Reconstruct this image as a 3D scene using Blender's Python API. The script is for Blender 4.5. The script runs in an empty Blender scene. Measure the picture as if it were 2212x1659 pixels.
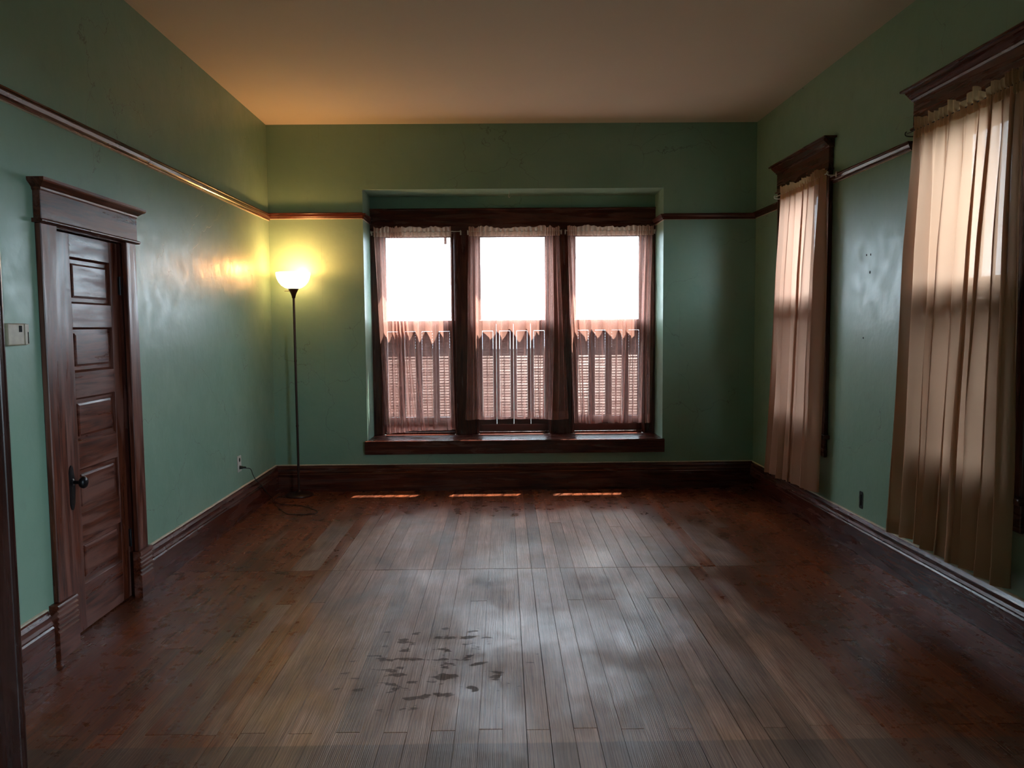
import bpy, bmesh, math, random
from mathutils import Vector, Matrix, noise
random.seed(7)
C = bpy.context.scene
COL = C.collection
PI = math.pi

# ------------------------------------------------------------------ camera
H = 1.55
F, PT, YW, RL = 1700.4365, 0.0724, 0.0099, 0.0082
cy, sy, cp, sp, cr, sr = math.cos(YW), math.sin(YW), math.cos(PT), math.sin(PT), math.cos(RL), math.sin(RL)
rgt0 = Vector((cy, -sy, 0)); up0 = Vector((sp*sy, sp*cy, cp)); fwd = Vector((cp*sy, cp*cy, -sp))
rgt = rgt0*cr - up0*sr; upv = rgt0*sr + up0*cr
cd = bpy.data.cameras.new('camera'); cam = bpy.data.objects.new('camera', cd); COL.objects.link(cam)
M = Matrix((rgt, upv, -fwd)).transposed().to_4x4(); M.translation = (0, 0, H)
cam.matrix_world = M
cd.sensor_width = 36; cd.lens = F/2212*36; cd.clip_start = .05; cd.clip_end = 400
C.camera = cam

# ------------------------------------------------------------------ light
SKY = 12.0
w = bpy.data.worlds.new('sky'); C.world = w; w.use_nodes = True
bgn = w.node_tree.nodes['Background']
bgn.inputs[0].default_value = (.74, .88, 1.0, 1); bgn.inputs[1].default_value = SKY
D = 7.447
def sun():
    l = bpy.data.lights.new('sun', 'SUN'); l.energy = 42; l.angle = .009; l.color = (1, .93, .82)
    o = bpy.data.objects.new('sun', l); COL.objects.link(o)
    d = Vector((-.13, -.352, -1))
    o.rotation_euler = d.to_track_quat('-Z', 'Y').to_euler(); o.location = (3, 14, 14)
sun()
def portal(loc, d, sx, sz):
    l = bpy.data.lights.new('window_portal', 'AREA'); l.shape = 'RECTANGLE'; l.size = sx; l.size_y = sz
    l.cycles.is_portal = True
    o = bpy.data.objects.new('window_portal', l); COL.objects.link(o); o.location = loc
    o.rotation_euler = Vector(d).to_track_quat('-Z', 'Z').to_euler()
portal((.09, D+.64, 1.5), (0, -1, 0), 2.75, 2.05)
portal((2.374+.0166*(D-6.3)+.24, 6.3, 1.67), (-1, 0, 0), .8, 1.85)
portal((2.374+.0166*(D-4.12)+.24, 4.12, 1.67), (-1, 0, 0), .8, 1.85)
portal((2.374+.0166*(D-.35)+.24, .35, 1.67), (-1, 0, 0), 1.9, 1.85)   # added unseen window beside the camera, daylight fill for the left wall
C.view_settings.view_transform = 'Standard'; C.view_settings.look = 'None'
C.view_settings.exposure = .92; C.view_settings.gamma = 1.0; C.view_settings.use_curve_mapping = False
cyc = C.cycles
cyc.use_denoising = True
cyc.max_bounces = 9; cyc.diffuse_bounces = 5; cyc.glossy_bounces = 3; cyc.transmission_bounces = 6; cyc.transparent_max_bounces = 24
cyc.sample_clamp_indirect = 6; cyc.caustics_reflective = False; cyc.caustics_refractive = False

# ------------------------------------------------------------------ frames of the walls: s along, n into the room, z up
def LW(s, n, z): return Vector((-(2.182-.0103*(D-s))+n, s, z))
def RW(s, n, z): return Vector((2.374+.0166*(D-s)-n, s, z))
def BW(s, n, z): return Vector((s, D-n, z))
def FW(s, n, z): return Vector((s, n, z))

# ------------------------------------------------------------------ mesh helpers
def new(): return bmesh.new()
def bx(bm, m, s0, s1, n0, n1, z0, z1, bev=0):
    b = bmesh.new()
    vs = [b.verts.new(m(s, n, z)) for s in (s0, s1) for n in (n0, n1) for z in (z0, z1)]
    for f in ((0,1,3,2),(4,6,7,5),(0,4,5,1),(2,3,7,6),(0,2,6,4),(1,5,7,3)): b.faces.new([vs[i] for i in f])
    bmesh.ops.recalc_face_normals(b, faces=b.faces)
    if bev: bmesh.ops.bevel(b, geom=list(b.edges), offset=bev, segments=2 if bev > .004 else 1, affect='EDGES', profile=.5)
    merge(bm, b)
def merge(bm, b):
    me = bpy.data.meshes.new('t'); b.to_mesh(me); b.free(); bm.from_mesh(me); bpy.data.meshes.remove(me)
def prism(bm, m, s0, s1, pr, cap=True, sub=1, wob=None):
    """profile pr [(n,z)] swept along s"""
    b = bmesh.new(); rings = []
    for k in range(sub+1):
        s = s0+(s1-s0)*k/sub; dz = wob(s) if wob else 0
        rings.append([b.verts.new(m(s, n, z+dz)) for n, z in pr])
    for a, c in zip(rings, rings[1:]):
        for i in range(len(pr)):
            j = (i+1) % len(pr); b.faces.new((a[i], a[j], c[j], c[i]))
    if cap: b.faces.new(rings[0]); b.faces.new(rings[-1][::-1])
    bmesh.ops.recalc_face_normals(b, faces=b.faces); merge(bm, b)
def lathe(bm, c, pr, seg=40, axis='z', closed=False):
    b = bmesh.new(); c = Vector(c); rings = []
    for r, h in pr:
        ring = []
        for k in range(seg):
            a = 2*PI*k/seg; p = (r*math.cos(a), r*math.sin(a), h)
            if axis == 'x': p = (p[2], p[0], p[1])
            ring.append(b.verts.new(c+Vector(p)))
        rings.append(ring)
    for a, d in zip(rings, rings[1:]):
        for k in range(seg):
            j = (k+1) % seg; b.faces.new((a[k], a[j], d[j], d[k]))
    if closed:
        a, d = rings[-1], rings[0]
        for k in range(seg):
            j = (k+1) % seg; b.faces.new((a[k], a[j], d[j], d[k]))
    else:
        b.faces.new(rings[0][::-1]); b.faces.new(rings[-1])
    bmesh.ops.recalc_face_normals(b, faces=b.faces); merge(bm, b)
def tube(bm, pts, r, seg=8, sub=8):
    P = [Vector(p) for p in pts]; path = []
    for i in range(len(P)-1):
        a, b_, c, d = P[max(i-1, 0)], P[i], P[i+1], P[min(i+2, len(P)-1)]
        for k in range(sub):
            t = k/sub
            path.append(.5*((2*b_)+(c-a)*t+(2*a-5*b_+4*c-d)*t*t+(3*b_-a-3*c+d)*t**3))
    path.append(P[-1]); b = bmesh.new(); rings = []; nrm = None
    for i, p in enumerate(path):
        t = (path[min(i+1, len(path)-1)]-path[max(i-1, 0)]).normalized()
        if nrm is None: nrm = t.orthogonal().normalized()
        nrm = (nrm-t*nrm.dot(t)).normalized(); bi = t.cross(nrm)
        rings.append([b.verts.new(p+(nrm*math.cos(2*PI*k/seg)+bi*math.sin(2*PI*k/seg))*r) for k in range(seg)])
    for a, d in zip(rings, rings[1:]):
        for k in range(seg):
            j = (k+1) % seg; b.faces.new((a[k], a[j], d[j], d[k]))
    b.faces.new(rings[0][::-1]); b.faces.new(rings[-1])
    bmesh.ops.recalc_face_normals(b, faces=b.faces); merge(bm, b)

def obj(name, bm, mat, parent=None, smooth=False, label=None, cat=None, group=None, kind=None):
    if parent is None:
        xs = [v.co for v in bm.verts]
        loc = Vector(((min(v.x for v in xs)+max(v.x for v in xs))/2, (min(v.y for v in xs)+max(v.y for v in xs))/2, min(v.z for v in xs)))
        off = loc
    else:
        off = Vector(parent['org']); loc = Vector((0, 0, 0))
    for v in bm.verts: v.co -= off
    me = bpy.data.meshes.new(name); bm.to_mesh(me); bm.free()
    if smooth is True:
        for p in me.polygons: p.use_smooth = True
    elif smooth:
        for p in me.polygons: p.use_smooth = True
        me.set_sharp_from_angle(angle=math.radians(smooth))
    me.materials.append(mat)
    o = bpy.data.objects.new(name, me); COL.objects.link(o)
    o.location = loc; o['org'] = list(off)
    if parent: o.parent = parent
    if label: o['label'] = label
    if cat: o['category'] = cat
    if group: o['group'] = group
    if kind: o['kind'] = kind
    return o
def empty(name, loc, label=None, cat=None, group=None, kind=None):
    o = bpy.data.objects.new(name, None); COL.objects.link(o); o.empty_display_size = .1
    o.location = loc; o['org'] = list(loc)
    if label: o['label'] = label
    if cat: o['category'] = cat
    if group: o['group'] = group
    if kind: o['kind'] = kind
    return o
def one(name, m, dims, mat, parent=None, bev=.002, **k):
    bm = new(); bx(bm, m, *dims, bev=bev); return obj(name, bm, mat, parent, **k)

# ------------------------------------------------------------------ materials
class N:
    def __init__(s, name):
        s.m = bpy.data.materials.new(name); s.m.use_nodes = True
        s.t = s.m.node_tree; s.t.nodes.clear()
        s.out = s.t.nodes.new('ShaderNodeOutputMaterial')
    def n(s, ty, ins=None, **props):
        x = s.t.nodes.new('ShaderNode'+ty)
        for k, v in props.items(): setattr(x, k, v)
        for k, v in (ins or {}).items():
            if isinstance(v, bpy.types.NodeSocket): s.t.links.new(v, x.inputs[k])
            else: x.inputs[k].default_value = v
        return x
    def math(s, op, a, b=0.0, c=None, clamp=False):
        x = s.n('Math', {0: a, 1: b}, operation=op, use_clamp=clamp)
        if c is not None:
            if isinstance(c, bpy.types.NodeSocket): s.t.links.new(c, x.inputs[2])
            else: x.inputs[2].default_value = c
        return x.outputs[0]
    def noise(s, vec, scale, detail=4, rough=.5, dist=0.0):
        return s.n('TexNoise', {'Vector': vec, 'Scale': scale, 'Detail': detail, 'Roughness': rough, 'Distortion': dist}).outputs['Fac']
    def mapr(s, v, a, b, c=0.0, d=1.0, smooth=True):
        return s.n('MapRange', {0: v, 1: a, 2: b, 3: c, 4: d}, interpolation_type='SMOOTHSTEP' if smooth else 'LINEAR').outputs[0]
    def mix(s, f, a, b, mode='MIX'):
        x = s.n('Mix', data_type='RGBA', blend_type=mode)
        for i, v in ((0, f), (6, a), (7, b)):
            if isinstance(v, bpy.types.NodeSocket): s.t.links.new(v, x.inputs[i])
            else: x.inputs[i].default_value = v if i == 0 else (*v, 1)
        return x.outputs[2]
    def scl(s, vec, sc):
        return s.n('VectorMath', {0: vec, 1: sc}, operation='MULTIPLY').outputs[0]
    def pos(s): return s.n('NewGeometry').outputs['Position']
    def fin(s, sock):
        s.t.links.new(sock, s.out.inputs[0]); return s.m

def wall_paint(name, col, col2):
    k = N(name); p = k.pos()
    big = k.noise(p, 1.1, 5, .6); mid = k.noise(p, 7, 4, .6); fine = k.noise(p, 90, 3, .6)
    c = k.mix(k.mapr(big, .3, .7), col, col2)
    c = k.mix(k.math('MULTIPLY', k.mapr(mid, .62, .72), .18), c, (.16, .22, .17))
    # hairline cracks, only here and there
    wp = k.n('VectorMath', {0: p, 1: k.scl(k.n('TexNoise', {'Vector': p, 'Scale': 1.7, 'Detail': 6.0}).outputs['Color'], (.9, .9, .9))}, operation='ADD').outputs[0]
    vo = k.n('TexVoronoi', {'Vector': wp, 'Scale': .85}, feature='DISTANCE_TO_EDGE').outputs['Distance']
    here = k.mapr(k.noise(p, .9, 2), .47, .55)
    crack = k.math('MULTIPLY', k.mapr(vo, .0025, .0, 0, 1), here)
    # flaked streaks of filler
    st = k.noise(k.scl(p, (3, 3, 22)), 1.5, 6, .7, 1.2)
    flake = k.math('MULTIPLY', k.mapr(st, .68, .73), k.mapr(k.noise(p, 1.6, 2), .5, .6))
    c = k.mix(k.math('MULTIPLY', crack, .75), c, (.12, .15, .12))
    c = k.mix(k.math('MULTIPLY', flake, .5), c, (.5, .62, .55))
    # paper drops: a faint butt joint every 0.56 m
    sx = k.n('SeparateXYZ', {0: p})
    fr = k.math('FRACT', k.math('MULTIPLY', k.math('ADD', k.math('ADD', sx.outputs[0], sx.outputs[1]), .13), 1/.56))
    seam = k.mapr(k.math('ABSOLUTE', k.math('SUBTRACT', fr, .5)), .0035, .0, 0, 1)
    seam = k.math('MULTIPLY', seam, k.mapr(k.noise(p, 2.3, 4, .6), .42, .55))
    c = k.mix(k.math('MULTIPLY', seam, .45), c, (.13, .17, .14))
    h = k.math('ADD', k.math('MULTIPLY', big, 2.2), k.math('MULTIPLY', mid, .30))
    h = k.math('ADD', h, k.math('MULTIPLY', fine, .02))
    h = k.math('SUBTRACT', h, k.math('MULTIPLY', crack, .16))
    h = k.math('ADD', h, k.math('MULTIPLY', flake, .07))
    h = k.math('SUBTRACT', h, k.math('MULTIPLY', seam, .06))
    bmp = k.n('Bump', {'Height': h, 'Strength': .55, 'Distance': .012})
    r = k.mapr(mid, .3, .7, .33, .45)
    b = k.n('BsdfPrincipled', {'Base Color': c, 'Roughness': r, 'Normal': bmp.outputs[0], 'Specular IOR Level': .45})
    return k.fin(b.outputs[0])
def plaster(name, col):
    k = N(name); p = k.pos()
    h = k.math('ADD', k.math('MULTIPLY', k.noise(p, .8, 4), 2.0), k.math('MULTIPLY', k.noise(p, 40, 3), .03))
    c = k.mix(k.noise(p, 1.3, 4), col, tuple(x*.92 for x in col))
    bmp = k.n('Bump', {'Height': h, 'Strength': .4, 'Distance': .01})
    return k.fin(k.n('BsdfPrincipled', {'Base Color': c, 'Roughness': .75, 'Normal': bmp.outputs[0], 'Specular IOR Level': .2}).outputs[0])
def wood(name, ax, dark=(.028, .006, .004), lite=(.095, .022, .012), ro=(.18, .34), worn_haze=.2):
    k = N(name); p = k.pos()
    st = {'x': (3, 45, 45), 'y': (45, 3, 45), 'z': (45, 45, 3)}[ax]
    st2 = {'x': (1.2, 14, 14), 'y': (14, 1.2, 14), 'z': (14, 14, 1.2)}[ax]
    g = k.noise(k.scl(p, st), 1, 6, .65, .6); g2 = k.noise(k.scl(p, st2), 1, 5, .6, .8)
    c = k.mix(k.mapr(g, .3, .7), dark, lite)
    c = k.mix(k.math('MULTIPLY', k.mapr(g2, .47, .62), worn_haze), c, (.20, .085, .065))  # pale streaks: wear, and on the door window haze put into the colour
    r = k.mapr(g2, .3, .7, ro[0], ro[1])
    h = k.math('ADD', k.math('MULTIPLY', g, .25), k.math('MULTIPLY', g2, .6))
    bmp = k.n('Bump', {'Height': h, 'Strength': .09, 'Distance': .0015})
    b = k.n('BsdfPrincipled', {'Base Color': c, 'Roughness': r, 'Normal': bmp.outputs[0], 'Specular IOR Level': .38})
    return k.fin(b.outputs[0])
def plank_mat():
    k = N('floor_board_wood'); p = k.pos(); sx = k.n('SeparateXYZ', {0: p}); X, Y = sx.outputs[0], sx.outputs[1]
    rnd = k.n('ObjectInfo').outputs['Random']
    rv = k.n('CombineXYZ', {0: k.math('MULTIPLY', rnd, 3.0), 1: k.math('MULTIPLY', rnd, 37.0), 2: 0.0}).outputs[0]
    pp = k.n('VectorMath', {0: p, 1: rv}, operation='ADD').outputs[0]
    g = k.noise(k.scl(pp, (60, 2.2, 1)), 1, 6, .65, .8)
    cath = k.n('TexWave', {'Vector': k.scl(pp, (1, .09, 1)), 'Scale': 26.0, 'Distortion': 9.0, 'Detail': 3.0, 'Detail Scale': 1.2}, bands_direction='X').outputs['Fac']
    n1 = k.noise(k.scl(p, (1, .45, 1)), 2.2, 5, .55); n2 = k.noise(p, 9, 5, .65)
    # where the varnish has worn away: a broad walked patch down the middle
    cx = k.math('ABSOLUTE', k.math('SUBTRACT', X, .10))
    e = k.math('SUBTRACT', cx, 1.30)
    e = k.math('ADD', e, k.math('MULTIPLY', k.math('SUBTRACT', n1, .5), 1.5))
    e = k.math('ADD', e, k.math('MULTIPLY', k.math('SUBTRACT', rnd, .5), .55))
    e = k.math('ADD', e, k.math('MULTIPLY', k.math('SUBTRACT', n2, .5), .10))
    wx = k.mapr(e, -.17, .16, 1, 0)
    ey = k.math('ADD', Y, k.math('MULTIPLY', k.math('SUBTRACT', n1, .5), 2.2))
    ey = k.math('ADD', ey, k.math('MULTIPLY', k.math('SUBTRACT', n2, .5), .15))
    wy = k.mapr(ey, 6.05, 6.75, 1, 0)
    wr = k.math('MULTIPLY', wx, wy)
    var = k.mix(k.mapr(g, .3, .72), (.120, .024, .009), (.285, .075, .026))
    var = k.mix(k.mapr(n1, .45, .75), var, (.130, .032, .013))
    wrn = k.mix(k.mapr(g, .3, .7), (.265, .120, .078), (.47, .270, .190))
    wrn = k.mix(k.math('MULTIPLY', k.mapr(n1, .5, .62), .45), wrn, (.24, .115, .050))
    c = k.mix(k.math('MULTIPLY', wr, .92), var, wrn)
    c = k.mix(k.math('MULTIPLY', k.mapr(cath, .72, .9), .35), c, (.045, .026, .018))
    # dark drips and water marks, a cluster where people stood, plus odd ones
    dx = k.math('ADD', X, .35); dy = k.math('SUBTRACT', Y, 3.55)
    dd = k.math('SQRT', k.math('ADD', k.math('MULTIPLY', dx, dx), k.math('MULTIPLY', dy, dy)))
    near = k.mapr(dd, 1.1, .25, -.35, .12)
    sp = k.math('ADD', k.noise(k.scl(p, (9, 16, 1)), 1, 3, .55), near)
    spot = k.mapr(sp, .685, .73)
    c = k.mix(k.math('MULTIPLY', spot, .62), c, (.020, .011, .008))
    blot = k.mapr(k.noise(k.scl(p, (1.3, .55, 1)), 2.6, 5, .55, .4), .46, .68)
    c = k.mix(k.math('MULTIPLY', blot, k.math('ADD', .12, k.math('MULTIPLY', wr, .45))), c, (.085, .052, .036))
    grime = k.mapr(k.noise(k.scl(p, (1.6, .6, 1)), 1.3, 5, .55), .48, .70)
    c = k.mix(k.math('MULTIPLY', grime, .42), c, (.070, .038, .027))
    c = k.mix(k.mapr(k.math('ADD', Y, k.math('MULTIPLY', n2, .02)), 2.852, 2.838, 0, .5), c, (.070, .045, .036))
    bright = k.mapr(rnd, 0, 1, .66, 1.22, smooth=False)
    c = k.mix(1.0, c, k.n('CombineColor', {0: bright, 1: bright, 2: bright}).outputs[0], 'MULTIPLY')
    rib = k.n('TexWave', {'Vector': pp, 'Scale': 46.0, 'Distortion': .6, 'Detail': 2.0}, bands_direction='X').outputs['Fac']
    ribm = k.mapr(k.noise(k.scl(p, (1.5, .8, 1)), 1.7, 3), .45, .6, 0, 1)
    h = k.math('ADD', k.math('MULTIPLY', g, .5), k.math('MULTIPLY', cath, .25))
    h = k.math('ADD', h, k.math('MULTIPLY', k.math('MULTIPLY', rib, ribm), .55))
    h = k.math('ADD', h, k.math('MULTIPLY', n2, .35))
    bmp = k.n('Bump', {'Height': h, 'Strength': .5, 'Distance': .0016})
    n3 = k.noise(k.n('VectorMath', {0: k.scl(p, (1, .7, 1)), 1: (3.3, 8.1, 0)}, operation='ADD').outputs[0], 1.5, 5, .6)
    r = k.math('ADD', k.mapr(n2, .3, .7, .24, .34), k.math('MULTIPLY', wr, k.mapr(n3, .38, .6, .04, .24)))
    r = k.math('ADD', r, k.math('MULTIPLY', spot, .25))
    return k.fin(k.n('BsdfPrincipled', {'Base Color': c, 'Roughness': r, 'Normal': bmp.outputs[0], 'Specular IOR Level': .34}).outputs[0])
def flat(name, col, ro=.5, metal=0.0, spec=.5, **x):
    k = N(name); p = k.pos(); n = k.noise(p, 30, 4)
    c = k.mix(k.mapr(n, .3, .7), col, tuple(v*.82 for v in col))
    ins = {'Base Color': c, 'Roughness': ro, 'Metallic': metal, 'Specular IOR Level': spec}; ins.update(x)
    return k.fin(k.n('BsdfPrincipled', ins).outputs[0])
def sheer(name, col, a, tr=.75):
    """thin woven voile: open weave lets light straight through, more yarn is met at a slant"""
    k = N(name); geo = k.n('NewGeometry')
    dot = k.n('VectorMath', {0: geo.outputs['Incoming'], 1: geo.outputs['Normal']}, operation='DOT_PRODUCT').outputs['Value']
    d = k.math('MAXIMUM', k.math('ABSOLUTE', dot), .12)
    open_ = k.math('POWER', 1-a, k.math('DIVIDE', 1.0, d))
    wv = k.mapr(k.noise(k.scl(geo.outputs['Position'], (160, 160, 9)), 1, 2), .3, .7, .93, 1.0)
    open_ = k.math('MULTIPLY', open_, wv)
    c = k.mix(k.noise(geo.outputs['Position'], 3, 3), col, tuple(v*.88 for v in col))
    cs = k.n('MixShader', {0: tr, 1: k.n('BsdfDiffuse', {'Color': c}).outputs[0], 2: k.n('BsdfTranslucent', {'Color': c}).outputs[0]})
    m = k.n('MixShader', {0: open_, 1: cs.outputs[0], 2: k.n('BsdfTransparent').outputs[0]})
    return k.fin(m.outputs[0])
def glassy():
    k = N('window_glass')
    geo = k.n('NewGeometry')
    dot = k.n('VectorMath', {0: geo.outputs['Incoming'], 1: geo.outputs['Normal']}, operation='DOT_PRODUCT').outputs['Value']
    c1 = k.math('SUBTRACT', 1.0, k.math('ABSOLUTE', dot))
    fr = k.math('ADD', .035, k.math('MULTIPLY', k.math('POWER', c1, 5.0), .9))
    m = k.n('MixShader', {0: fr, 1: k.n('BsdfTransparent', {'Color': (.93, .96, .97, 1)}).outputs[0], 2: k.n('BsdfGlossy', {'Roughness': .02}).outputs[0]})
    return k.fin(m.outputs[0])
def lampglass():
    k = N('lamp_frosted_glass')
    e = k.n('Emission', {'Color': (1, .70, .36, 1), 'Strength': 1.3})
    t = k.n('MixShader', {0: .6, 1: k.n('BsdfDiffuse', {'Color': (.9, .88, .82, 1)}).outputs[0], 2: k.n('BsdfTranslucent', {'Color': (.95, .9, .8, 1)}).outputs[0]})
    return k.fin(k.n('AddShader', {0: e.outputs[0], 1: t.outputs[0]}).outputs[0])
def emit(name, col, s):
    k = N(name); return k.fin(k.n('Emission', {'Color': (*col, 1), 'Strength': s}).outputs[0])

GREEN = wall_paint('sage_green_wall_paint', (.200, .335, .250), (.240, .375, .285))
CEIL = plaster('cream_ceiling_plaster', (.68, .605, .515))
NW = wood('shade_darkened_wood', 'z', dark=(.008, .002, .0015), lite=(.030, .008, .005), worn_haze=0)  # trim wood with the shade on the opening put into its colour
WX = wood('varnished_wood_x', 'x'); WY = wood('varnished_wood_y', 'y'); WZ = wood('varnished_wood_z', 'z')
DZ = wood('door_wood_z', 'z', lite=(.15, .036, .016), worn_haze=.7, ro=(.26, .50)); DY = wood('door_wood_y', 'y', lite=(.15, .036, .016), worn_haze=.7, ro=(.26, .50))  # stronger pale streaks paint the hazy window reflection on the door
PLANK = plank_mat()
GAP = flat('dusty_subfloor', (.02, .014, .010), .9)
SASH = flat('dark_sash_wood', (.050, .016, .012), .4)
SHUT = flat('dark_shutter_wood', (.075, .024, .018), .42)
GLASS = glassy()
PINK = sheer('dusty_pink_sheer', (.70, .36, .29), .32, .60)
ECRU = sheer('ecru_sheer', (.60, .355, .23), .975, .40)
HEAD = sheer('doubled_pink_sheer', (.88, .60, .50), .80, .60)
ROSE = sheer('rosy_ecru_sheer', (.62, .355, .25), .95, .42)
HEADE = sheer('doubled_ecru_sheer', (.62, .40, .24), .96, .45)
METAL = flat('black_iron', (.025, .025, .028), .35, .8)
BRONZE = flat('bronze_lamp_metal', (.05, .022, .016), .3, .6)
WIRE = flat('white_enamelled_wire', (.75, .72, .66), .35)
CORD = flat('black_rubber', (.012, .012, .012), .45)
BEIGE = flat('aged_beige_plastic', (.42, .36, .26), .45)
WHITE = flat('white_plastic', (.66, .62, .58), .4)
BLACK = flat('black_void', (.006, .006, .006), .9)
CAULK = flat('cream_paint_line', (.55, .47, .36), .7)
GRASS = flat('lawn_green', (.045, .05, .045), .95)
SHADE = lampglass()

# ------------------------------------------------------------------ room shell
ZC = 3.43
ZR = -1.6                      # far end of the hall behind the camera
def wobc(s): return 0
bm = new(); bx(bm, FW, -3.1, 3.4, ZR-.2, D+.58, -.12, -.022)
floor = obj('floor', bm, GAP, kind='structure')
bm = new(); bx(bm, FW, -3.1, 3.4, ZR-.2, D+.58, ZC, ZC+.15); obj('ceiling', bm, CEIL, kind='structure')
# left wall with the door opening
bm = new()
T = .16
for a in ((ZR, 3.80, 0, ZC), (4.52, D+.58, 0, ZC), (3.80, 4.52, 2.045, ZC)):
    bx(bm, LW, a[0], a[1], -T, 0, a[2], a[3])
bx(bm, LW, 3.75, 4.57, -T-.03, -T, 0, 2.1)
obj('wall_left', bm, GREEN, kind='structure')
# right wall with two windows and the added fill-light opening
bm = new(); TR = .22
for a, b in ((ZR, -.60), (1.30, 3.76), (4.48, 5.94), (6.66, D+.58)): bx(bm, RW, a, b, -TR, 0, 0, ZC)
for a, b in ((3.76, 4.48), (5.94, 6.66), (-.60, 1.30)):
    bx(bm, RW, a, b, -TR, 0, 0, .74); bx(bm, RW, a, b, -TR, 0, 2.62, ZC)
obj('wall_right', bm, GREEN, kind='structure')
# back wall with the deep window recess
AX0, AX1, AZ0, AZ1, AD = -1.305, 1.505, .44, 2.835, .42
bm = new()
bx(bm, BW, -2.4, AX0, -.58, 0, 0, ZC); bx(bm, BW, AX1, 2.6, -.58, 0, 0, ZC)
bx(bm, BW, AX0, AX1, -.58, 0, AZ1, ZC); bx(bm, BW, AX0, AX1, -.58, 0, 0, AZ0)
bx(bm, BW, AX0, AX1, -.58, -AD, 2.50, AZ1)
obj('wall_back', bm, GREEN, kind='structure')
# wall behind the camera side, with the wide cased opening the camera looks through
OX0, OX1, OH, OY0, OY1 = -1.605, 1.98, 2.86, 2.22, 2.52
bm = new()
bx(bm, FW, -2.35, OX0-.02, OY0, OY1, 0, ZC); bx(bm, FW, OX1+.02, 2.5, OY0, OY1, 0, ZC)
bx(bm, FW, OX0-.02, OX1+.02, OY0, OY1, OH+.02, ZC)
obj('wall_front', bm, GREEN, kind='structure')
bm = new(); bx(bm, FW, -2.4, 2.8, ZR-.15, ZR, 0, ZC); obj('wall_rear', bm, GREEN, kind='structure')

# cased opening
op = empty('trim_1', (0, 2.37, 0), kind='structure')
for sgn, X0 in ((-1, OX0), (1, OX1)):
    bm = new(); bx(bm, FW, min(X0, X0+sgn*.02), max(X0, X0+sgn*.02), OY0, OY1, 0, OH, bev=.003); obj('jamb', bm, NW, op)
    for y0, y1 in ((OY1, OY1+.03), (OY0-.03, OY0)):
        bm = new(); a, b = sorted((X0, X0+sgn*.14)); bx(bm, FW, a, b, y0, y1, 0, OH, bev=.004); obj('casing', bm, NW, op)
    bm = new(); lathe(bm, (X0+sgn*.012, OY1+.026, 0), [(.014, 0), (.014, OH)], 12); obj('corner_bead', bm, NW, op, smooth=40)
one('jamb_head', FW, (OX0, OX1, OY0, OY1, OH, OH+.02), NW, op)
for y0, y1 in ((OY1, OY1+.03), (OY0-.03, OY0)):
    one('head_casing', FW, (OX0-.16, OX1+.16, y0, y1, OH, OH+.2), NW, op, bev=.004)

# ------------------------------------------------------------------ floor boards
PW = .0915; x0 = -.018-27*PW
DARKS = {}
col = 0
x = x0
while x < 2.62:
    cuts = [4.965]
    r = random.random()
    if col % 2 == 0: cuts.append(2.93+random.uniform(-.012, .012))
    elif r < .35: cuts.append(random.choice((4.37, 3.75)))
    else: cuts.append(random.uniform(.4, 1.8))
    if col in (36, 37): cuts = [4.965, 4.385, 1.5]
    if col in (13,): cuts = [4.965, 4.35, 2.93]
    far = [D+.02]
    if random.random() < .12: far.append(random.uniform(5.6, 6.5))
    ys = far+cuts+[ZR]
    gl = random.choice((.0005, .0009, .0014, .0018, .0030)) if abs(x) < 1.2 else random.choice((.0002, .0003, .0006))
    for a, b in zip(ys, ys[1:]):
        g2 = .003 if abs(a-4.965) < .01 or abs(b-4.965) < .01 else .0016
        dz = random.uniform(-.0005, .0005)
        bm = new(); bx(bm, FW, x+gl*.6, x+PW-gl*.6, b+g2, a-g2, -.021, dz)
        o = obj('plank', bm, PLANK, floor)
    x += PW; col += 1

# ------------------------------------------------------------------ baseboards
def base_profile(z=.25):
    return [(0, 0), (.036, 0), (.036, .168), (.030, .176), (.033, .186), (.026, .200), (.022, .214), (.024, .222), (.014, .240), (.012, z), (0, z)]
def baseboard(name, m, s0, s1, mat, z=.25):
    bm = new(); prism(bm, m, s0, s1, base_profile(z))
    o = obj(name, bm, mat, kind='structure')
    bm = new(); prism(bm, m, s0, s1, [(0, z), (.013, z), (.009, z+.006), (0, z+.008)], sub=50, wob=lambda s: .0015*noise.noise(Vector((s*9, 0, 0))))
    obj('paint_line', bm, CAULK, o, label='thin cream line of paint along the top of the baseboard')
    return o
baseboard('baseboard_back', BW, -2.18, 2.37, WX)
baseboard('baseboard_left', LW, 4.64, D, WY)
baseboard('baseboard_left', LW, 2.55, 3.60, WY)
baseboard('baseboard_right', RW, 2.55, D, WY, .244)

# ------------------------------------------------------------------ picture rail
RP = [(0, 0), (.010, 0), (.014, .006), (.014, .012), (.020, .018), (.026, .034), (.026, .040), (.032, .044), (.032, .052), (0, .052)]
def rail(name, m, s0, s1, z, mat, slope=0, sc=0, parent=None):
    bm = new(); prism(bm, m, s0, s1, [(n, z-.052+h) for n, h in RP], sub=16, wob=lambda s: slope*(s-sc))
    o = obj(name, bm, mat, parent, kind=None if parent else 'structure')
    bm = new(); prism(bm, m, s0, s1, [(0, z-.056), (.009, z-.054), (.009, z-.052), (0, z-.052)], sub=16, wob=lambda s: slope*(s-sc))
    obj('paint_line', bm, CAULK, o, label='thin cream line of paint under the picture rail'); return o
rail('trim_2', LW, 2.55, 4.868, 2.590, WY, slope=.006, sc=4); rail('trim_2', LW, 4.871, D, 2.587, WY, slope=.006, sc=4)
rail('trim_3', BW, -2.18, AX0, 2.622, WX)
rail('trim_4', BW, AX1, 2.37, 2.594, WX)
rail('trim_5', RW, 6.83, D, 2.600, WY)
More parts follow.
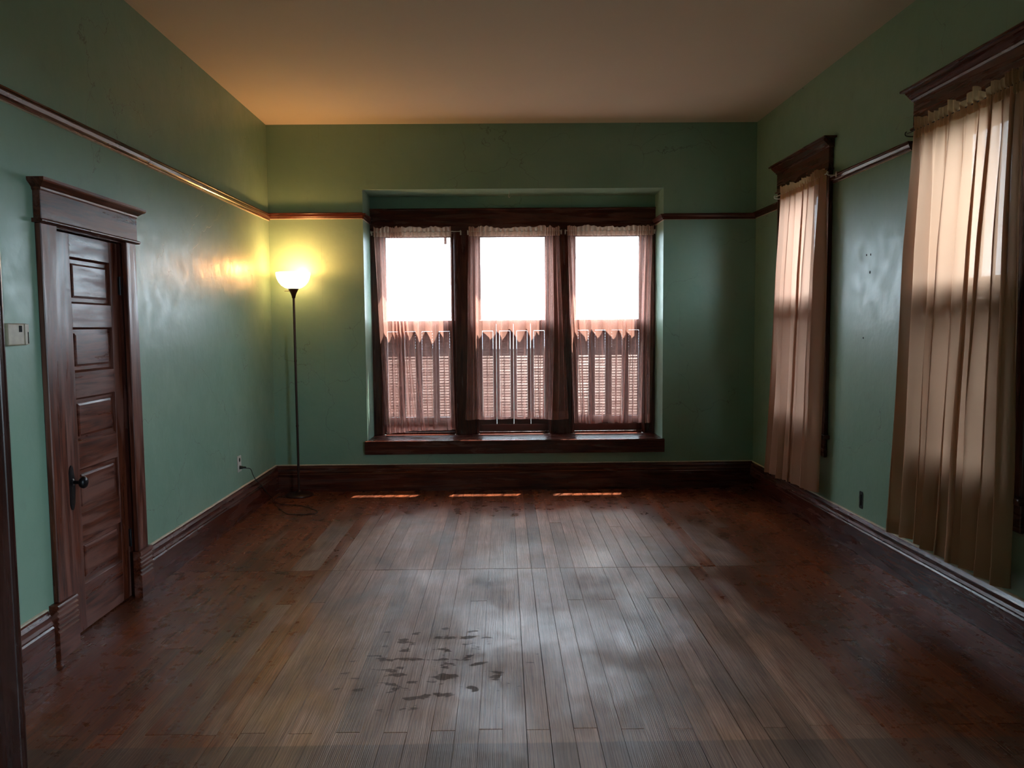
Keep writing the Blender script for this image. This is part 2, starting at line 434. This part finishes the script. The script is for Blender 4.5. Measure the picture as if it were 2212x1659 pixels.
rail('trim_6', RW, 4.70, 5.77, 2.622, WY)
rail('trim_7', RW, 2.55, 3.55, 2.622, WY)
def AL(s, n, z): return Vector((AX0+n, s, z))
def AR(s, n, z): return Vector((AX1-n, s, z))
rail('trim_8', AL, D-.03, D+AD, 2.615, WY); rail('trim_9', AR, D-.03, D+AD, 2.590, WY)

# ------------------------------------------------------------------ recess trim: header, sill board, mullions
hd = empty('trim_10', (0.1, D+AD, 2.5), kind='structure')
one('header_board', BW, (AX0, AX1, -AD, -AD+.03, 2.50, 2.715), WX, hd, bev=.003)
one('header_lip', BW, (AX0, AX1, -AD, -AD+.042, 2.695, 2.715), WX, hd, bev=.003)
sl = empty('trim_11', (0.1, D, .35), kind='structure')
one('sill_board', BW, (AX0, AX1, -AD-.02, 0, .44, .478), WX, sl, bev=.003)
one('sill_nosing', BW, (AX0-.022, AX1+.014, 0, .045, .352, .480), WX, sl, bev=.004)
mu = [(-1.305, -1.205), (-.49, -.262), (.452, .692), (1.395, 1.505)]
for i, (a, b) in enumerate(mu):
    t = empty('trim_%d' % (12+i), ((a+b)/2, D+AD, .48), kind='structure')
    one('mullion_board', BW, (a, b, -AD-.02, -AD+.026, .478, 2.50), WZ, t, bev=.003)
    for e in ((a, b) if 0 < i < 3 else ((b,) if i == 0 else (a,))):
        s_ = 1 if e == a else -1
        bm = new(); lathe(bm, (e+s_*.014, D+AD-.024, .478), [(.009, 0), (.009, 2.02)], 10); obj('bead', bm, WZ, t, smooth=40)

# ------------------------------------------------------------------ windows
def louvers(m, s0, s1, n, z0, z1, pitch, wd, tilt, out):
    b = new(); k = int((z1-z0)/pitch)
    for i in range(k):
        zc = z0+(i+.5)*(z1-z0)/k
        t = tilt+random.uniform(-.04, .04)
        c, s = math.cos(t)*wd/2, math.sin(t)*wd/2
        # inner edge low, outer edge high
        th = .0022
        pr = [(n+c, zc-s), (n+c*.2, zc-s*.2+th), (n-c, zc+s), (n-c*.2, zc+s*.2-th)]
        prism(b, m, s0, s1, pr)
    return b
def shutter(par, m, s0, s1, n, z0, z1, tilt=.55, rot=0.0):
    def mm(s, nn, z):        # panel swung a touch about its edge
        return m(s, n+nn+rot*(s-s0), z)
    bm = new(); st = .031; th = .022
    bx(bm, mm, s0, s0+st, 0, th, z0, z1, bev=.0015); bx(bm, mm, s1-st, s1, 0, th, z0, z1, bev=.0015)
    bx(bm, mm, s0+st, s1-st, 0, th, z1-.105, z1, bev=.0015); bx(bm, mm, s0+st, s1-st, 0, th, z0, z0+.08, bev=.0015)
    sh = obj('shutter', bm, SHUT, par)
    b = louvers(mm, s0+st+.001, s1-st-.001, th/2, z0+.082, z1-.107, .0275, .036, tilt, 1)
    obj('louvers', b, SHUT, sh, kind='stuff')
    c = (s0+s1)/2
    bm = new(); bx(bm, mm, c-.004, c+.004, -.016, -.008, z0+.12, z1-.12, bev=.001); obj('tilt_rod', bm, SHUT, sh)
def window_unit(name, m, s0, s1, nf, z0, zm, z1, zsh0, zsh1, nsh, tab=None, tilt=.94):
    """double hung window: face of the sashes at nf; shutters at nsh (4 leaves)"""
    w = empty(name, m((s0+s1)/2, nf, z0), kind='structure')
    so, si = nf-.035, nf
    fr = .042
    def ring(nm, a, b, za, zb, na, nb, fw, fb, ft):
        bm = new()
        bx(bm, m, a, a+fw, na, nb, za, zb, bev=.002); bx(bm, m, b-fw, b, na, nb, za, zb, bev=.002)
        bx(bm, m, a+fw, b-fw, na, nb, za, za+fb, bev=.002); bx(bm, m, a+fw, b-fw, na, nb, zb-ft, zb, bev=.002)
        return obj(nm, bm, SASH, w)
    j = .018
    # sides of the opening
    for a, b in ((s0-.02, s0), (s1, s1+.02)):
        bm = new(); bx(bm, m, a, b, nf-.10, nf+.028, z0-.02, z1+.02); obj('jamb', bm, WZ, w)
    bm = new(); bx(bm, m, s0, s1, nf-.10, nf+.02, z1, z1+.02); obj('head_jamb', bm, WZ, w)
    bm = new(); bx(bm, m, s0, s1, nf-.12, nf+.012, z0-.03, z0, bev=.003); obj('stool', bm, WZ, w)
    up = ring('upper_sash', s0, s1, zm-.02, z1, nf-.075, nf-.042, .026, .035, .035)
    lo = ring('lower_sash', s0, s1, z0, zm+.02, nf-.038, nf-.005, .026, .075, .035)
    for sh, za, zb, nn in ((up, zm+.015, z1-.035, nf-.058), (lo, z0+.075, zm-.015, nf-.021)):
        bm = new(); bx(bm, m, s0+.024, s1-.024, nn-.0015, nn+.0015, za-.004, zb+.004); obj('pane', bm, GLASS, sh)
    if tab:
        bm = new(); bx(bm, m, tab-.014, tab+.014, nf-.056, nf-.053, z1-.10, z1-.035); obj('tab', bm, SHUT, up)
    g = (s1-s0-.012)/4
    for i in range(4):
        a = s0+.006+i*g
        shutter(w, m, a+.0008, a+g-.0008, nsh, zsh0, zsh1, tilt=tilt+random.uniform(-.03, .03))
    return w
Wb = []
for i, (a, b) in enumerate(((-1.195, -.500), (-.252, .442), (.702, 1.385))):
    Wb.append(window_unit('window_%d' % (i+1), BW, a, b, -AD-.03, .50, 1.60, 2.478, .575, 1.617, -AD+.0, tab=-.575 if i == 0 else None))
def right_window(name, c, tilt):
    s0, s1 = c-.35, c+.35
    w = window_unit(name, RW, s0, s1, -.045, .76, 1.77, 2.60, .80, 1.785, -.018, tab=c+.03 if c > 5 else None, tilt=tilt)
    for a, b in ((s0-.17, s0-.008), (s1+.008, s1+.17)):
        one('casing', RW, (a, b, 0, .03, .72, 2.675), WZ, w, bev=.004)
    one('frieze_board', RW, (s0-.17, s1+.17, 0, .036, 2.675, 2.845), WY, w, bev=.003)
    one('fillet_strip', RW, (s0-.185, s1+.185, 0, .046, 2.668, 2.682), WY, w, bev=.003)
    bm = new(); prism(bm, RW, s0-.18, s1+.18, [(0, 2.83), (.040, 2.83), (.044, 2.842), (.052, 2.846), (.070, 2.864), (.082, 2.874), (.082, 2.888), (0, 2.888)])
    # mitre the returns: pull the lower lip in at both ends
    obj('crown', bm, WY, w)
    one('crown_cap', RW, (s0-.22, s1+.22, 0, .095, 2.888, 2.902), WY, w, bev=.003)
    one('stool_board', RW, (s0-.20, s1+.20, -.08, .062, .700, .730), WY, w, bev=.006)
    one('apron', RW, (s0-.16, s1+.16, 0, .024, .560, .700), WY, w, bev=.004)
    return w
right_window('window_4', 6.30, 1.0)
right_window('window_5', 4.12, 1.0)
hw = empty('window_6', RW(.35, -.1, .76), kind='structure')  # unseen window, added to throw daylight onto the left wall
bm = new()
for a, b, c_, d_ in ((-.60, -.54, .74, 2.62), (1.24, 1.30, .74, 2.62), (.32, .38, .74, 2.62), (-.54, 1.24, .74, .82), (-.54, 1.24, 2.56, 2.62), (-.54, 1.24, 1.66, 1.71)):
    bx(bm, RW, a, b, -.12, -.07, c_, d_, bev=.002)
obj('sash', bm, SASH, hw)
bm = new(); bx(bm, RW, -.55, 1.25, -.097, -.094, .80, 2.58); obj('pane', bm, GLASS, hw)
for a, b in ((-.76, -.60), (1.30, 1.46)): one('casing', RW, (a, b, 0, .03, .70, 2.64), WZ, hw)
one('frieze_board', RW, (-.78, 1.48, 0, .036, 2.64, 2.84), WY, hw)

# ------------------------------------------------------------------ curtains
def pw(keys, u):
    for (a, p), (b, q) in zip(keys, keys[1:]):
        if u <= b: return p+(q-p)*(u-a)/(b-a)
    return keys[-1][1]
def curtain(m, n0, zr, ztop, zh, st, sb, ktop, kbot, nf, amp, seed, mat, hmat, label, group, cat='curtain', hem=.085, zh2=None, lap=.016):
    """st/sb: (start,end) along wall at rod and hem; k: keys u->fraction of the width"""
    zh2 = zh if zh2 is None else zh2
    root = empty('sheer_curtain', m((st[0]+st[1])/2, n0, min(zh, zh2)), label, cat, group)
    NU = nf*24; NV = 34
    rs = Vector((seed*7.3, seed*1.7, 0))
    def fold(u, v):
        w_ = noise.noise(rs+Vector((u*5, v*.9, 0)))
        ph = 2*PI*nf*u + 3.2*w_ + 1.6*v*noise.noise(rs+Vector((u*3+9, 0, 0)))
        return ph
    def P(u, v, dn=0):
        a = st[0]+(st[1]-st[0])*pw(ktop, u); b = sb[0]+(sb[1]-sb[0])*pw(kbot, u)
        e = v**1.15
        s = a+(b-a)*e
        am = amp*(.35+.65*min(1, v*3.5))*(.55+1.1*abs(noise.noise(rs+Vector((u*6, 3, 0)))) )
        ph = fold(u, v)
        n = n0+am*math.sin(ph)+.012*noise.noise(rs+Vector((u*4, v*3, 5)))*v
        ln = math.copysign(1, st[1]-st[0])
        s += ln*lap*(.25+1.6*abs(noise.noise(rs+Vector((u*4+3, v*.5, 7)))))*math.sin(2*ph+.6)*(.55+.45*v)
        n += .005*math.exp(-v*14)*math.sin(2*PI*nf*3.1*u)
        z = zr+(zh+(zh2-zh)*u-zr)*v + .012*v*noise.noise(rs+Vector((u*6, 1, 1)))
        return m(s, n+dn, z)
    def sheet(v0, v1, nv, dn=0):
        b = new(); g = [[b.verts.new(P(i/NU, v0+(v1-v0)*j/nv, dn)) for i in range(NU+1)] for j in range(nv+1)]
        for j in range(nv):
            for i in range(NU): b.faces.new((g[j][i], g[j][i+1], g[j+1][i+1], g[j+1][i]))
        return b
    obj('panel', sheet(0, 1, NV), mat, root, smooth=True)
    hv = 1-hem/(zr-zh)
    obj('hem', sheet(hv, .9995, 3, .0022), mat, root, smooth=True)
    # rod pocket below/around the rod and the ruffle standing above it
    b = new(); NU2 = nf*26
    rows = [(-.042, .0), (-.022, .010), (-.004, .012), (.004, .011), (.016, .013), (.030, .0145), (ztop-zr, .016)]
    g = []
    for dz, th in rows:
        r_ = []
        for i in range(NU2+1):
            u = i/NU2; s = st[0]+(st[1]-st[0])*pw(ktop, u)
            ph = 2*PI*nf*2.6*u + 2.5*noise.noise(rs+Vector((u*12, 0, 2)))
            am = th*(.55 if abs(dz) < .01 else .9)
            q = dz*(1+.55*noise.noise(rs+Vector((u*13, 0, 8)))+.25*noise.noise(rs+Vector((u*40, 0, 8)))) if dz > .02 else dz
            r_.append(b.verts.new(m(s, n0+.004+am*math.sin(ph), zr+q)))
        g.append(r_)
    for j in range(len(rows)-1):
        for i in range(NU2): b.faces.new((g[j][i], g[j][i+1], g[j+1][i+1], g[j+1][i]))
    obj('gathered_header', b, hmat, root, smooth=True)
    return root
def rod(m, n0, s0, s1, z, label, nw=None, mat=WIRE):
    r = empty('curtain_rod', m((s0+s1)/2, n0, z), label, 'curtain rod')
    bm = new(); tube(bm, [m(s0, n0, z), m((s0+s1)/2, n0, z-.004), m(s1, n0, z)], .0035, 8, 6); obj('wire', bm, mat, r, smooth=True)
    for e in (s0, s1):
        d = .012 if e == s0 else -.012
        bm = new(); tube(bm, [m(e, n0-nw, z-.014), m(e, n0-nw*.3, z-.016), m(e, n0+.008, z-.010), m(e, n0+.009, z+.006), m(e, n0+.002, z+.010)], .003, 8, 5)
        bx(bm, m, e-.007, e+.007, n0-nw-.001, n0-nw+.003, z-.03, z+.012)
        obj('hook', bm, mat, r, smooth=40)
NB = -.345
nwb = (-.345)-(-AD+.030)
rod(BW, NB, -1.290, -.415, 2.486, 'thin white wire curtain rod over the left recess window', nwb)
rod(BW, NB, -.345, .575, 2.486, 'thin white wire curtain rod over the middle recess window', nwb)
rod(BW, NB, .615, 1.495, 2.486, 'thin white wire curtain rod over the right recess window', nwb)
BG = 'pink sheer curtains in the back window recess'
curtain(BW, NB, 2.480, 2.528, .50, (-1.262, -.508), (-1.165, -.490), [(0, 0), (.10, .13), (.16, .21), (.62, .36), (1, 1)],
        [(0, 0), (.12, .05), (.6, .42), (1, 1)], 10, .022, 1.0, PINK, HEAD, 'dusty pink sheer curtain on the left recess window, bunched left of centre', BG, zh2=.535)
curtain(BW, NB, 2.480, 2.528, .630, (-.335, .558), (-.385, .640), [(0, 0), (.26, .12), (.74, .84), (1, 1)],
        [(0, 0), (.30, .20), (.7, .72), (1, 1)], 10, .022, 2.0, PINK, HEAD, 'dusty pink sheer curtain on the middle recess window, shortest of the three', BG)
curtain(BW, NB, 2.480, 2.528, .585, (.632, 1.478), (.690, 1.465), [(0, 0), (.20, .11), (.70, .82), (1, 1)],
        [(0, 0), (.25, .18), (.7, .72), (1, 1)], 9, .022, 3.4, PINK, HEAD, 'dusty pink sheer curtain on the right recess window', BG)
NR = .090
rod(RW, NR, 5.66, 6.70, 2.622, 'thin curtain rod over the far window of the right wall', NR-.032)
rod(RW, NR, 3.52, 4.60, 2.640, 'thin curtain rod over the near window of the right wall', NR-.032, mat=METAL)
RG = 'long ecru sheer curtains on the right wall'
curtain(RW, NR, 2.615, 2.665, .262, (6.56, 5.70), (6.80, 5.775), [(0, 0), (.22, .22), (.62, .68), (1, 1)],
        [(0, 0), (.3, .3), (.62, .60), (1, 1)], 8, .032, 5.0, ROSE, HEADE, 'long ecru sheer curtain on the far window of the right wall', RG, zh2=.300, lap=.026)
curtain(RW, NR, 2.632, 2.690, .300, (4.50, 3.605), (4.66, 3.60), [(0, 0), (.12, .10), (.24, .24), (.34, .36), (.62, .74), (1, 1)],
        [(0, 0), (.3, .32), (.62, .60), (1, 1)], 9, .036, 6.2, ECRU, HEADE, 'long ecru sheer curtain on the near window at the right edge', RG, lap=.030)

# ------------------------------------------------------------------ the five panel door on the left
dr = empty('door_1', LW(4.16, 0, 0), kind='structure')
NF = -.030
y0, y1 = 3.806, 4.512
pz = [(.242, .465), (.612, .838), (.977, 1.205), (1.337, 1.565), (1.687, 1.920)]
py0, py1 = 4.010, 4.432-.012
one('stile', LW, (y0, py0, NF-.036, NF, .008, 2.036), DZ, dr, bev=.0015)
one('stile', LW, (py1, y1, NF-.036, NF, .008, 2.036), DZ, dr, bev=.0015)
zs = [.008]+[v for q in pz for v in q]+[2.036]
for a, b in zip(zs[::2], zs[1::2]):
    one('rail', LW, (py0+.0006, py1-.0006, NF-.036, NF-.0006, a, b), DY, dr, bev=.0015)
for a, b in pz:
    bm = new()
    bx(bm, LW, py0-.004, py1+.004, NF-.032, NF-.018, a-.004, b+.004)
    # raised field with bevelled border
    q = bmesh.new(); i = .030; j = .040
    o_ = [q.verts.new(LW(s, NF-.0178, z)) for s, z in ((py0+i, a+i), (py1-i, a+i), (py1-i, b-i), (py0+i, b-i))]
    m_ = [q.verts.new(LW(s, NF-.010, z)) for s, z in ((py0+i, a+i), (py1-i, a+i), (py1-i, b-i), (py0+i, b-i))]
    t_ = [q.verts.new(LW(s, NF-.007, z)) for s, z in ((py0+j, a+j), (py1-j, a+j), (py1-j, b-j), (py0+j, b-j))]
    for k in range(4):
        l = (k+1) % 4; q.faces.new((o_[k], o_[l], m_[l], m_[k])); q.faces.new((m_[k], m_[l], t_[l], t_[k]))
    q.faces.new(t_); bmesh.ops.recalc_face_normals(q, faces=q.faces); merge(bm, q)
    pn = obj('panel', bm, DY, dr)
    bm = new()     # sticking moulding around the panel
    for args in ((py0, py1, a, a+.010), (py0, py1, b-.010, b)):
        prism(bm, LW, args[0], args[1], [(NF-.018, args[2]), (NF-.004, args[2]), (NF-.018, args[3])] if args[2] == a else [(NF-.018, args[3]), (NF-.004, args[3]), (NF-.018, args[2])])
    obj('moulding', bm, DY, pn)
# casing, plinth blocks, frieze and crown
one('casing', LW, (3.665, 3.798, 0, .030, .262, 2.045), DZ, dr, bev=.004)
one('casing', LW, (4.500, 4.618, 0, .030, .272, 2.045), DZ, dr, bev=.004)
one('jamb', LW, (3.780, 3.803, -.15, .0, 0, 2.045), WZ, dr, bev=0); one('jamb', LW, (4.516, 4.524, -.15, .0, 0, 2.045), WZ, dr, bev=0)
one('jamb_head', LW, (3.80, 4.52, -.15, 0, 2.040, 2.046), WY, dr, bev=0)
one('frieze_board', LW, (3.660, 4.625, 0, .038, 2.062, 2.200), DY, dr, bev=.003)
bm = new(); prism(bm, LW, 3.645, 4.640, [(0, 2.044), (.040, 2.044), (.048, 2.048), (.050, 2.054), (.048, 2.060), (.040, 2.063), (0, 2.063)]); obj('bead_strip', bm, WY, dr, smooth=50)
def crown_ring(n, e): return
bm = new(); b = bmesh.new(); rings = []
for n, z in ((.038, 2.190), (.042, 2.196), (.044, 2.204), (.056, 2.214), (.074, 2.226), (.078, 2.232), (.078, 2.244)):
    e = n-.038
    rings.append([b.verts.new(LW(s, k, z)) for s, k in ((3.660-e, 0), (3.660-e, n), (4.625+e, n), (4.625+e, 0))])
for a, c in zip(rings, rings[1:]):
    for i in range(4):
        j = (i+1) % 4; b.faces.new((a[i], a[j], c[j], c[i]))
b.faces.new(rings[0][::-1]); b.faces.new(rings[-1]); bmesh.ops.recalc_face_normals(b, faces=b.faces); merge(bm, b)
obj('crown', bm, DY, dr)
for a, b_, hh in ((3.625, 3.800, .262), (4.485, 4.640, .272)):
    pr = [(0, 0), (.046, 0), (.046, .130)]
    z = .136
    while z < hh-.012:
        pr += [(.038, z), (.038, z+.006), (.046, z+.012), (.046, z+.019)]; z += .025
    pr += [(.042, hh), (0, hh)]
    bm = new(); prism(bm, LW, a, b_, pr); obj('plinth_block', bm, DY, dr)
# knob and long oval plate
bm = new(); b = bmesh.new(); c = (3.925, .762); rr = []
for n, f in ((NF-.001, 1.0), (NF+.004, 1.0), (NF+.006, .86)):
    rr.append([b.verts.new(LW(c[0]+.030*f*math.cos(t), n, c[1]+.115*f*math.sin(t)*(1 if abs(math.sin(t)) < .9 else .99))) for t in [2*PI*i/36 for i in range(36)]])
for a, d in zip(rr, rr[1:]):
    for i in range(36): b.faces.new((a[i], a[(i+1) % 36], d[(i+1) % 36], d[i]))
b.faces.new(rr[-1]); b.faces.new(rr[0][::-1]); bmesh.ops.recalc_face_normals(b, faces=b.faces); merge(bm, b)
plate = obj('escutcheon', bm, METAL, dr, smooth=40, label='long oval dark metal door plate')
kp = LW(3.925, NF+.006, .790)
bm = new(); lathe(bm, kp, [(.018, 0), (.018, .004), (.009, .008), (.009, .030), (.012, .036), (.026, .044), (.0305, .053), (.0305, .060), (.025, .068), (.012, .073), (.002, .074)], 32, 'x')
obj('knob', bm, METAL, dr, smooth=50, label='round dark metal door knob')
bm = new(); bx(bm, LW, 3.922, 3.928, NF+.006, NF+.0075, .705, .722); obj('keyhole', bm, BLACK, dr)
for z in (1.80, .35):
    bm = new(); bx(bm, LW, 4.505, 4.517, NF-.002, NF+.010, z-.05, z+.05, bev=.001); lathe(bm, LW(4.514, NF+.008, z-.052), [(.006, 0), (.006, .104)], 12); obj('hinge', bm, METAL, dr, smooth=40)

# ------------------------------------------------------------------ small things on the walls
th = empty('thermostat', LW(3.445, 0, 1.487), 'small beige plastic thermostat box on the green wall left of the door', 'thermostat')
one('housing', LW, (3.372, 3.518, .0, .034, 1.487, 1.583), BEIGE, th, bev=.006)
one('dial_window', LW, (3.452, 3.474, .033, .0352, 1.545, 1.573), BLACK, th, bev=.0006, label='dark square display window')
one('side_cover', LW, (3.492, 3.520, .033, .037, 1.490, 1.580), BEIGE, th, bev=.001)
one('lever_slot', LW, (3.510, 3.516, .0365, .0380, 1.494, 1.545), BLACK, th, bev=.0004)
ou = empty('wall_outlet', LW(6.385, 0, .388), 'white duplex power outlet low on the left wall with a black plug in it', 'outlet')
bm = new(); bx(bm, LW, 6.340, 6.425, 0, .007, .388, .520, bev=.002); pl = obj('cover_plate', bm, WHITE, ou)
for zc in (.486, .424):
    bm = new(); b = bmesh.new()
    rr = [[b.verts.new(LW(6.382+.017*math.cos(t), n, zc+.017*math.sin(t))) for t in [2*PI*i/24 for i in range(24)]] for n in (.006, .0085)]
    for i in range(24): b.faces.new((rr[0][i], rr[0][(i+1) % 24], rr[1][(i+1) % 24], rr[1][i]))
    b.faces.new(rr[1]); bmesh.ops.recalc_face_normals(b, faces=b.faces); merge(bm, b); obj('socket', bm, CORD, ou)
# bare outlet box hole on the right wall
ho = empty('outlet_hole', RW(5.235, 0, .30), 'black empty outlet opening in the green wall between the right windows', 'outlet box')
bm = new(); b = bmesh.new(); outl = []
for i in range(28):
    t = 2*PI*i/28; e = 1/max(abs(math.cos(t)), abs(math.sin(t)))
    outl.append((5.235+.026*math.cos(t)*min(e, 1.3)*(1+.10*noise.noise(Vector((t*3, 0, 0)))), .362+.058*math.sin(t)*min(e, 1.3)))
rr = [[b.verts.new(RW(s, n, z)) for s, z in outl] for n in (.0, .0025)]
for i in range(28): b.faces.new((rr[0][i], rr[0][(i+1) % 28], rr[1][(i+1) % 28], rr[1][i]))
b.faces.new(rr[1]); bmesh.ops.recalc_face_normals(b, faces=b.faces); merge(bm, b); obj('box', bm, BLACK, ho)
one('device_strap', RW, (5.229, 5.240, .0026, .006, .325, .400), METAL, ho, bev=.001)
for s, z, r, lb in ((5.243, 2.006, .006, 'small dark anchor hole high on the right wall, left one of the top pair'),
                (5.186, 2.004, .006, 'small dark anchor hole high on the right wall, right one of the top pair'),
                (5.190, 1.889, .008, 'dark chipped anchor hole on the right wall below the top pair'),
                (5.262, 1.457, .006, 'single small dark hole halfway up the right wall')):
    bm = new(); b = bmesh.new(); c_ = [b.verts.new(RW(s+r*(1+.3*noise.noise(Vector((i, s, 0))))*math.cos(2*PI*i/12), .0012, z+r*(1.3+.3*noise.noise(Vector((i, z, 4))))*math.sin(2*PI*i/12))) for i in range(12)]
    d_ = [b.verts.new(RW(s+r*math.cos(2*PI*i/12), -.004, z+r*math.sin(2*PI*i/12))) for i in range(12)]
    b.faces.new(c_)
    for i in range(12): b.faces.new((c_[i], c_[(i+1) % 12], d_[(i+1) % 12], d_[i]))
    bmesh.ops.recalc_face_normals(b, faces=b.faces); merge(bm, b); obj('wall_anchor', bm, BLACK, label=lb, cat='wall anchor')
# hook in the soffit of the recess
bm = new(); tube(bm, [BW(.062, -.10, AZ1+.002), BW(.062, -.10, AZ1-.03), BW(.056, -.10, AZ1-.055), BW(.064, -.10, AZ1-.066), BW(.072, -.10, AZ1-.052)], .0028, 8, 6)
obj('ceiling_hook', bm, WIRE, label='tiny white hook screwed into the soffit above the recessed windows', cat='hook', smooth=True)

# ------------------------------------------------------------------ floor lamp
lx, ly = -1.915, 7.245
lp = empty('floor_lamp', (lx, ly, 0), 'tall dark torchiere floor lamp with a lit white glass bowl in the left corner', 'lamp')
bm = new(); lathe(bm, (lx, ly, .001), [(.130, 0), (.132, .006), (.130, .014), (.118, .022), (.080, .029), (.045, .034), (.024, .040), (.018, .052), (.012, .058)], 56); obj('base', bm, BRONZE, lp, smooth=40)
bm = new(); lathe(bm, (lx, ly, .055), [(.0105, 0), (.0105, .59), (.0125, .592), (.0125, .606), (.0105, .608), (.0105, 1.19), (.0125, 1.192), (.0125, 1.206), (.0105, 1.208), (.0105, 1.775)], 20); obj('pole', bm, BRONZE, lp, smooth=40)
bm = new(); lathe(bm, (lx, ly, 1.826), [(.012, 0), (.016, .004), (.018, .020), (.026, .045), (.040, .072), (.049, .088), (.050, .090)], 36); obj('socket_cup', bm, BRONZE, lp, smooth=50)
bm = new(); tube(bm, [(lx-.03, ly-.01, 1.893), (lx-.055, ly-.012, 1.892), (lx-.078, ly-.012, 1.892)], .003, 8, 4); obj('switch_stem', bm, BRONZE, lp, smooth=True)
out = [(.046, 0), (.075, .010), (.105, .030), (.130, .060), (.146, .095), (.153, .128), (.154, .146)]
inn = [(r-.005, h+.003) for r, h in out[::-1]]
bm = new(); lathe(bm, (lx, ly, 1.912), out+inn, 56, closed=True); obj('bowl_shade', bm, SHADE, lp, smooth=60, label='white frosted glass bowl')
bm = new(); lathe(bm, (lx, ly, 1.915), [(.016, 0), (.018, .03), (.030, .060), (.032, .075), (.024, .095), (.008, .105)], 24); obj('bulb', bm, emit('lit_bulb', (1, .70, .38), 14), lp, smooth=True)
l = bpy.data.lights.new('lamp_light', 'POINT'); l.energy = 14; l.color = (1, .42, .125); l.shadow_soft_size = .05
o = bpy.data.objects.new('lamp_light', l); COL.objects.link(o); o.parent = lp; o.location = (0, 0, 2.075)
zf = .004
cordpts = [LW(6.382, .052, .418), LW(6.44, .075, .400), LW(6.55, .060, .330), LW(6.66, .050, .262), LW(6.80, .046, .20), LW(6.98, .046, .09), (-2.128, 7.12, .012),
           (-2.068, 6.95, zf), (-1.95, 6.718, zf), (-1.825, 6.518, zf), (-1.69, 6.489, zf), (-1.605, 6.500, zf), (-1.585, 6.562, zf), (-1.625, 6.642, zf),
           (-1.719, 6.748, zf), (-1.844, 6.845, zf), (-1.973, 6.872, zf), (-2.06, 6.97, .009), (-2.10, 7.09, zf), (-2.08, 7.18, zf), (-2.035, 7.22, zf+.003)]
bm = new(); tube(bm, cordpts, .0036, 8, 8); obj('cord', bm, CORD, lp, smooth=True)
bm = new(); p0 = LW(6.382, .009, .424)
lathe(bm, p0, [(.013, 0), (.014, .006), (.012, .018), (.009, .026), (.0085, .040), (.005, .050)], 16, 'x'); obj('plug', bm, CORD, lp, smooth=50)

# ------------------------------------------------------------------ outside
bm = new(); bx(bm, FW, -60, 60, -60, 90, -1.05, -.95); obj('lawn', bm, GRASS, kind='structure')
for o in bpy.data.objects:
    if 'org' in o: del o['org']
